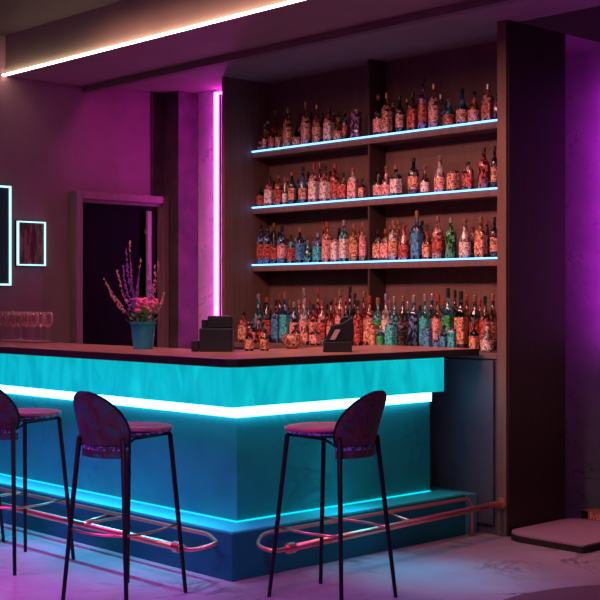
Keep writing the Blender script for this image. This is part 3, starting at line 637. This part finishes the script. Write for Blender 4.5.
# black cash register and its neighbour near the inner corner
rg = empty('cash_register', (-.72, .5, 1.1005), math.radians(47)); tag(rg, 'stepped black cash register on the bar top below the pink neon', 'register')
b = B(); box(b, -.1, .085, -.07, .09, 0, .13); obj('body', b, 'black_plastic', rg, bevel=.006)
b = B(); box(b, -.055, .085, -.05, .09, .131, .2); obj('display_housing', b, 'black_plastic', rg, bevel=.006)
b = B(); box(b, -.09, -.058, -.03, .06, .131, .178); obj('receipt_printer', b, 'black_plastic', rg, bevel=.004)
b = B(); box(b, -.145, -.105, -.05, .03, 0, .06); obj('card_slot', b, 'black_plastic', rg, bevel=.004)
for (x, y, h, w, sh, g, l, c, lb) in ((-.635, .66, .165, .05, 'bell', 'r', 'p', 'k', 'small bell-shaped red bottle right beside the stepped black register'), (-.59, .735, .12, .045, 'square', 'n', 'o', 'k', 'short square brown bottle right of the small red one by the register')):
    bottle(x, y, 1.1, h, w, sh, g, l, c, lb, 'small bottles by the register')
X_, d_ = -.195, 0
tm = empty('payment_terminal', (-.215, .95, 1.1005), math.radians(47)); tag(tm, 'small black wedge-shaped payment terminal with pale screen on the right bar top', 'terminal')
def wedge(bm, pts, y0, y1):
    lo = [bm.verts.new((x, y0, z)) for x, z in pts]; hi = [bm.verts.new((x, y1, z)) for x, z in pts]; n = len(pts)
    for i in range(n): bm.faces.new((lo[i], lo[(i + 1) % n], hi[(i + 1) % n], hi[i]))
    bm.faces.new(lo[::-1]); bm.faces.new(hi)
b = B(); wedge(b, [(-.085, 0), (.075, 0), (.075, .06), (-.078, .055)], -.06, .06); obj('base', b, 'black_plastic', tm, bevel=.004)
b = B(); wedge(b, [(-.075, .056), (.085, .06), (.088, .15), (.07, .19), (.02, .16), (-.035, .15)], -.045, .045); obj('housing', b, 'black_plastic', tm, bevel=.006)
b = B(); wedge(b, [(-.048, .068), (-.018, .068), (.012, .125), (-.015, .125)], -.052, -.045); obj('screen', b, 'screen_grey', tm, bevel=.001)
b = B(); tube(b, [(.045, -.02, .16), (.045, .05, .165)], .035, 14); obj('paper_roll', b, 'black_plastic', tm, bevel=.002)
# small glass bowl
b = B(); loft(b, [(0, .03, .03, 2), (.004, .035, .035, 2), (.03, .058, .058, 2), (.055, .062, .062, 2), (.085, .05, .05, 2), (.085, .047, .047, 2), (.055, .058, .058, 2), (.03, .054, .054, 2), (.01, .03, .03, 2)], 24)
bw = obj('glass_bowl', b, mat('rosy cut glass', (.8, .4, .35), .08, trans=.7, noise=('voronoi', 70, (1, 1, 1), [(.2, (.4, .12, .12)), (.5, (.85, .45, .4)), (.8, (.95, .75, .6))]), bump=.6), None, smooth=True, loc=(-.70, 1.05, 1.1005))
tag(bw, 'round rosy cut-glass bowl on the bar top left of the terminal', 'bowl')

# ------------------------------------------------------------------ floor things at the right
fm = empty('floor_mat', (.52, 2.18, 0)); tag(fm, 'plum-topped floor mat with black edge and rounded corner beside the shelving', 'mat')
def rrect(x0, x1, y0, y1, r, n=6):
    out = []
    for cx, cy, a0, rr in ((x1, y0, -90, r[0]), (x1, y1, 0, r[1]), (x0, y1, 90, r[2]), (x0, y0, 180, r[3])):
        sx = -1 if cx == x1 else 1; sy = -1 if cy == y1 else 1
        for k in range(n + 1):
            a = math.radians(a0 + 90 * k / n); out.append((cx + sx * rr + rr * math.cos(a), cy + sy * rr + rr * math.sin(a)))
    return out
b = B(); poly(b, rrect(-.29, .275, -.34, .36, (.02, .02, .12, .14)), 0.0005, .036); obj('mat_base', b, 'mat_edge', fm)
b = B(); poly(b, rrect(-.287, .272, -.337, .357, (.02, .02, .12, .14)), .036, .046); obj('mat_top', b, 'mat_top', fm)
rg2 = B(); pts = [(2.06 + .9 * math.cos(2 * PI * i / 64), .75 + .9 * math.sin(2 * PI * i / 64)) for i in range(64)]; poly(rg2, pts, .0005, .012)
tag(obj('round_rug', rg2, 'rug'), 'dark plum round rug at the bottom right corner', 'rug')
cs = empty('low_console', (1.0, 2.95, 0)); tag(cs, 'black low console with overhanging top against the purple stone wall', 'console')
b = B(); box(b, -.68, .6, -.06, .12, 0, .39); obj('body', b, 'console', cs, bevel=.004)
b = B(); box(b, -.74, .66, -.09, .125, .39, .43); obj('console_top', b, 'console', cs, bevel=.005)
sp = empty('floor_speaker', (.45, 2.97, .4305)); tag(sp, 'tall black cabinet standing on the low console at the right edge', 'speaker')
b = B(); box(b, -.225, .1, -.06, .1, 0, .65); obj('cabinet', b, 'console', sp, bevel=.004)
b = B(); box(b, -.2, .08, -.064, -.06, .03, .62); obj('grille', b, 'black_metal', sp)
cx0, cy0 = .235, 2.6
cb = empty('carton', (.262, 2.74, 0)); tag(cb, 'small rose printed carton on the floor behind the mat', 'box')
b = B(); box(b, -.1, .2, -.0, .11, 0.0005, .062); obj('box_body', b, 'carton', cb, bevel=.002)
b = B(); box(b, -.095, -.045, -.0015, 0, .008, .056); box(b, .065, .19, -.0015, 0, .008, .056); obj('dark_print', b, 'carton_dark', cb)
b = B()
for x0, x1, z0, z1 in ((-.028, -.02, .01, .056), (-.02, -.006, .03, .038), (-.006, .0, .01, .03), (.018, .024, .012, .045), (.024, .04, .012, .018), (.036, .041, .012, .045)):
    box(b, x0, x1, -.0018, 0, z0, z1)
obj('lettering', b, 'carton_pale', cb)

# ------------------------------------------------------------------ lights
def area(name, loc, target, sx, sy, col, power, spread=180):
    l = bpy.data.lights.new(name, 'AREA'); l.shape = 'RECTANGLE'; l.size = sx; l.size_y = sy; l.color = col; l.energy = power; l.spread = math.radians(spread)
    o = bpy.data.objects.new(name, l); COL.objects.link(o); o.location = loc
    o.rotation_euler = (Vector(target) - Vector(loc)).to_track_quat('-Z', 'Y').to_euler(); return o
# added warm fill lamp, unseen behind the bulkhead lip, aimed at the bottles
area('added_shelf_fill', (-.7, 1.39, 2.985), (-.7, 2.3, .6), 1.6, .05, (1, .36, .28), 2, 130)
area('unseen_overhead_light', (1.7, -1.7, 3.27), (1.7, -1.5, 0), 1.4, 1.2, (.55, .03, .72), 74, 90)
area('unseen_overhead_light', (-1.4, -2.0, 3.27), (-1.2, -1.8, 0), 1.6, 1.2, (.8, .04, .75), 105, 90)
area('unseen_overhead_light', (-.7, -.05, 3.25), (-.7, 1.9, 1.1), 2.8, .6, (1, .38, .32), 72, 95)  # added warm lamp, out of view, placed to grade light down the shelves
area('unseen_overhead_light', (2.6, -3.4, 3.2), (-.2, -.3, .6), .5, .5, (.9, .8, .8), 4, 52)  # added neutral fill, out of view, to lift the stool backs
area('added_wall_fill', (-2.7, 1.375, 3.0), (-3.3, 1.3, 1.4), .03, .03, (1, .05, .6), 1.6, 150)  # added magenta lamp, kept out of view, to tint the wall by the door
# added strip lamps under the lit band, to brighten the floor with cyan
area('added_floor_fill', (-1.7, -.012, .85), (-1.7, -.2, 0), 3.1, .015, (.0, .5, .72), 16, 74)
area('added_floor_fill', (.012, .85, .85), (.16, .85, 0), .015, 1.5, (.0, .5, .72), 5, 66)

w = bpy.data.worlds.new('world'); SC.world = w; w.use_nodes = True
w.node_tree.nodes['Background'].inputs[0].default_value = (.02, .008, .03, 1)
w.node_tree.nodes['Background'].inputs[1].default_value = .5
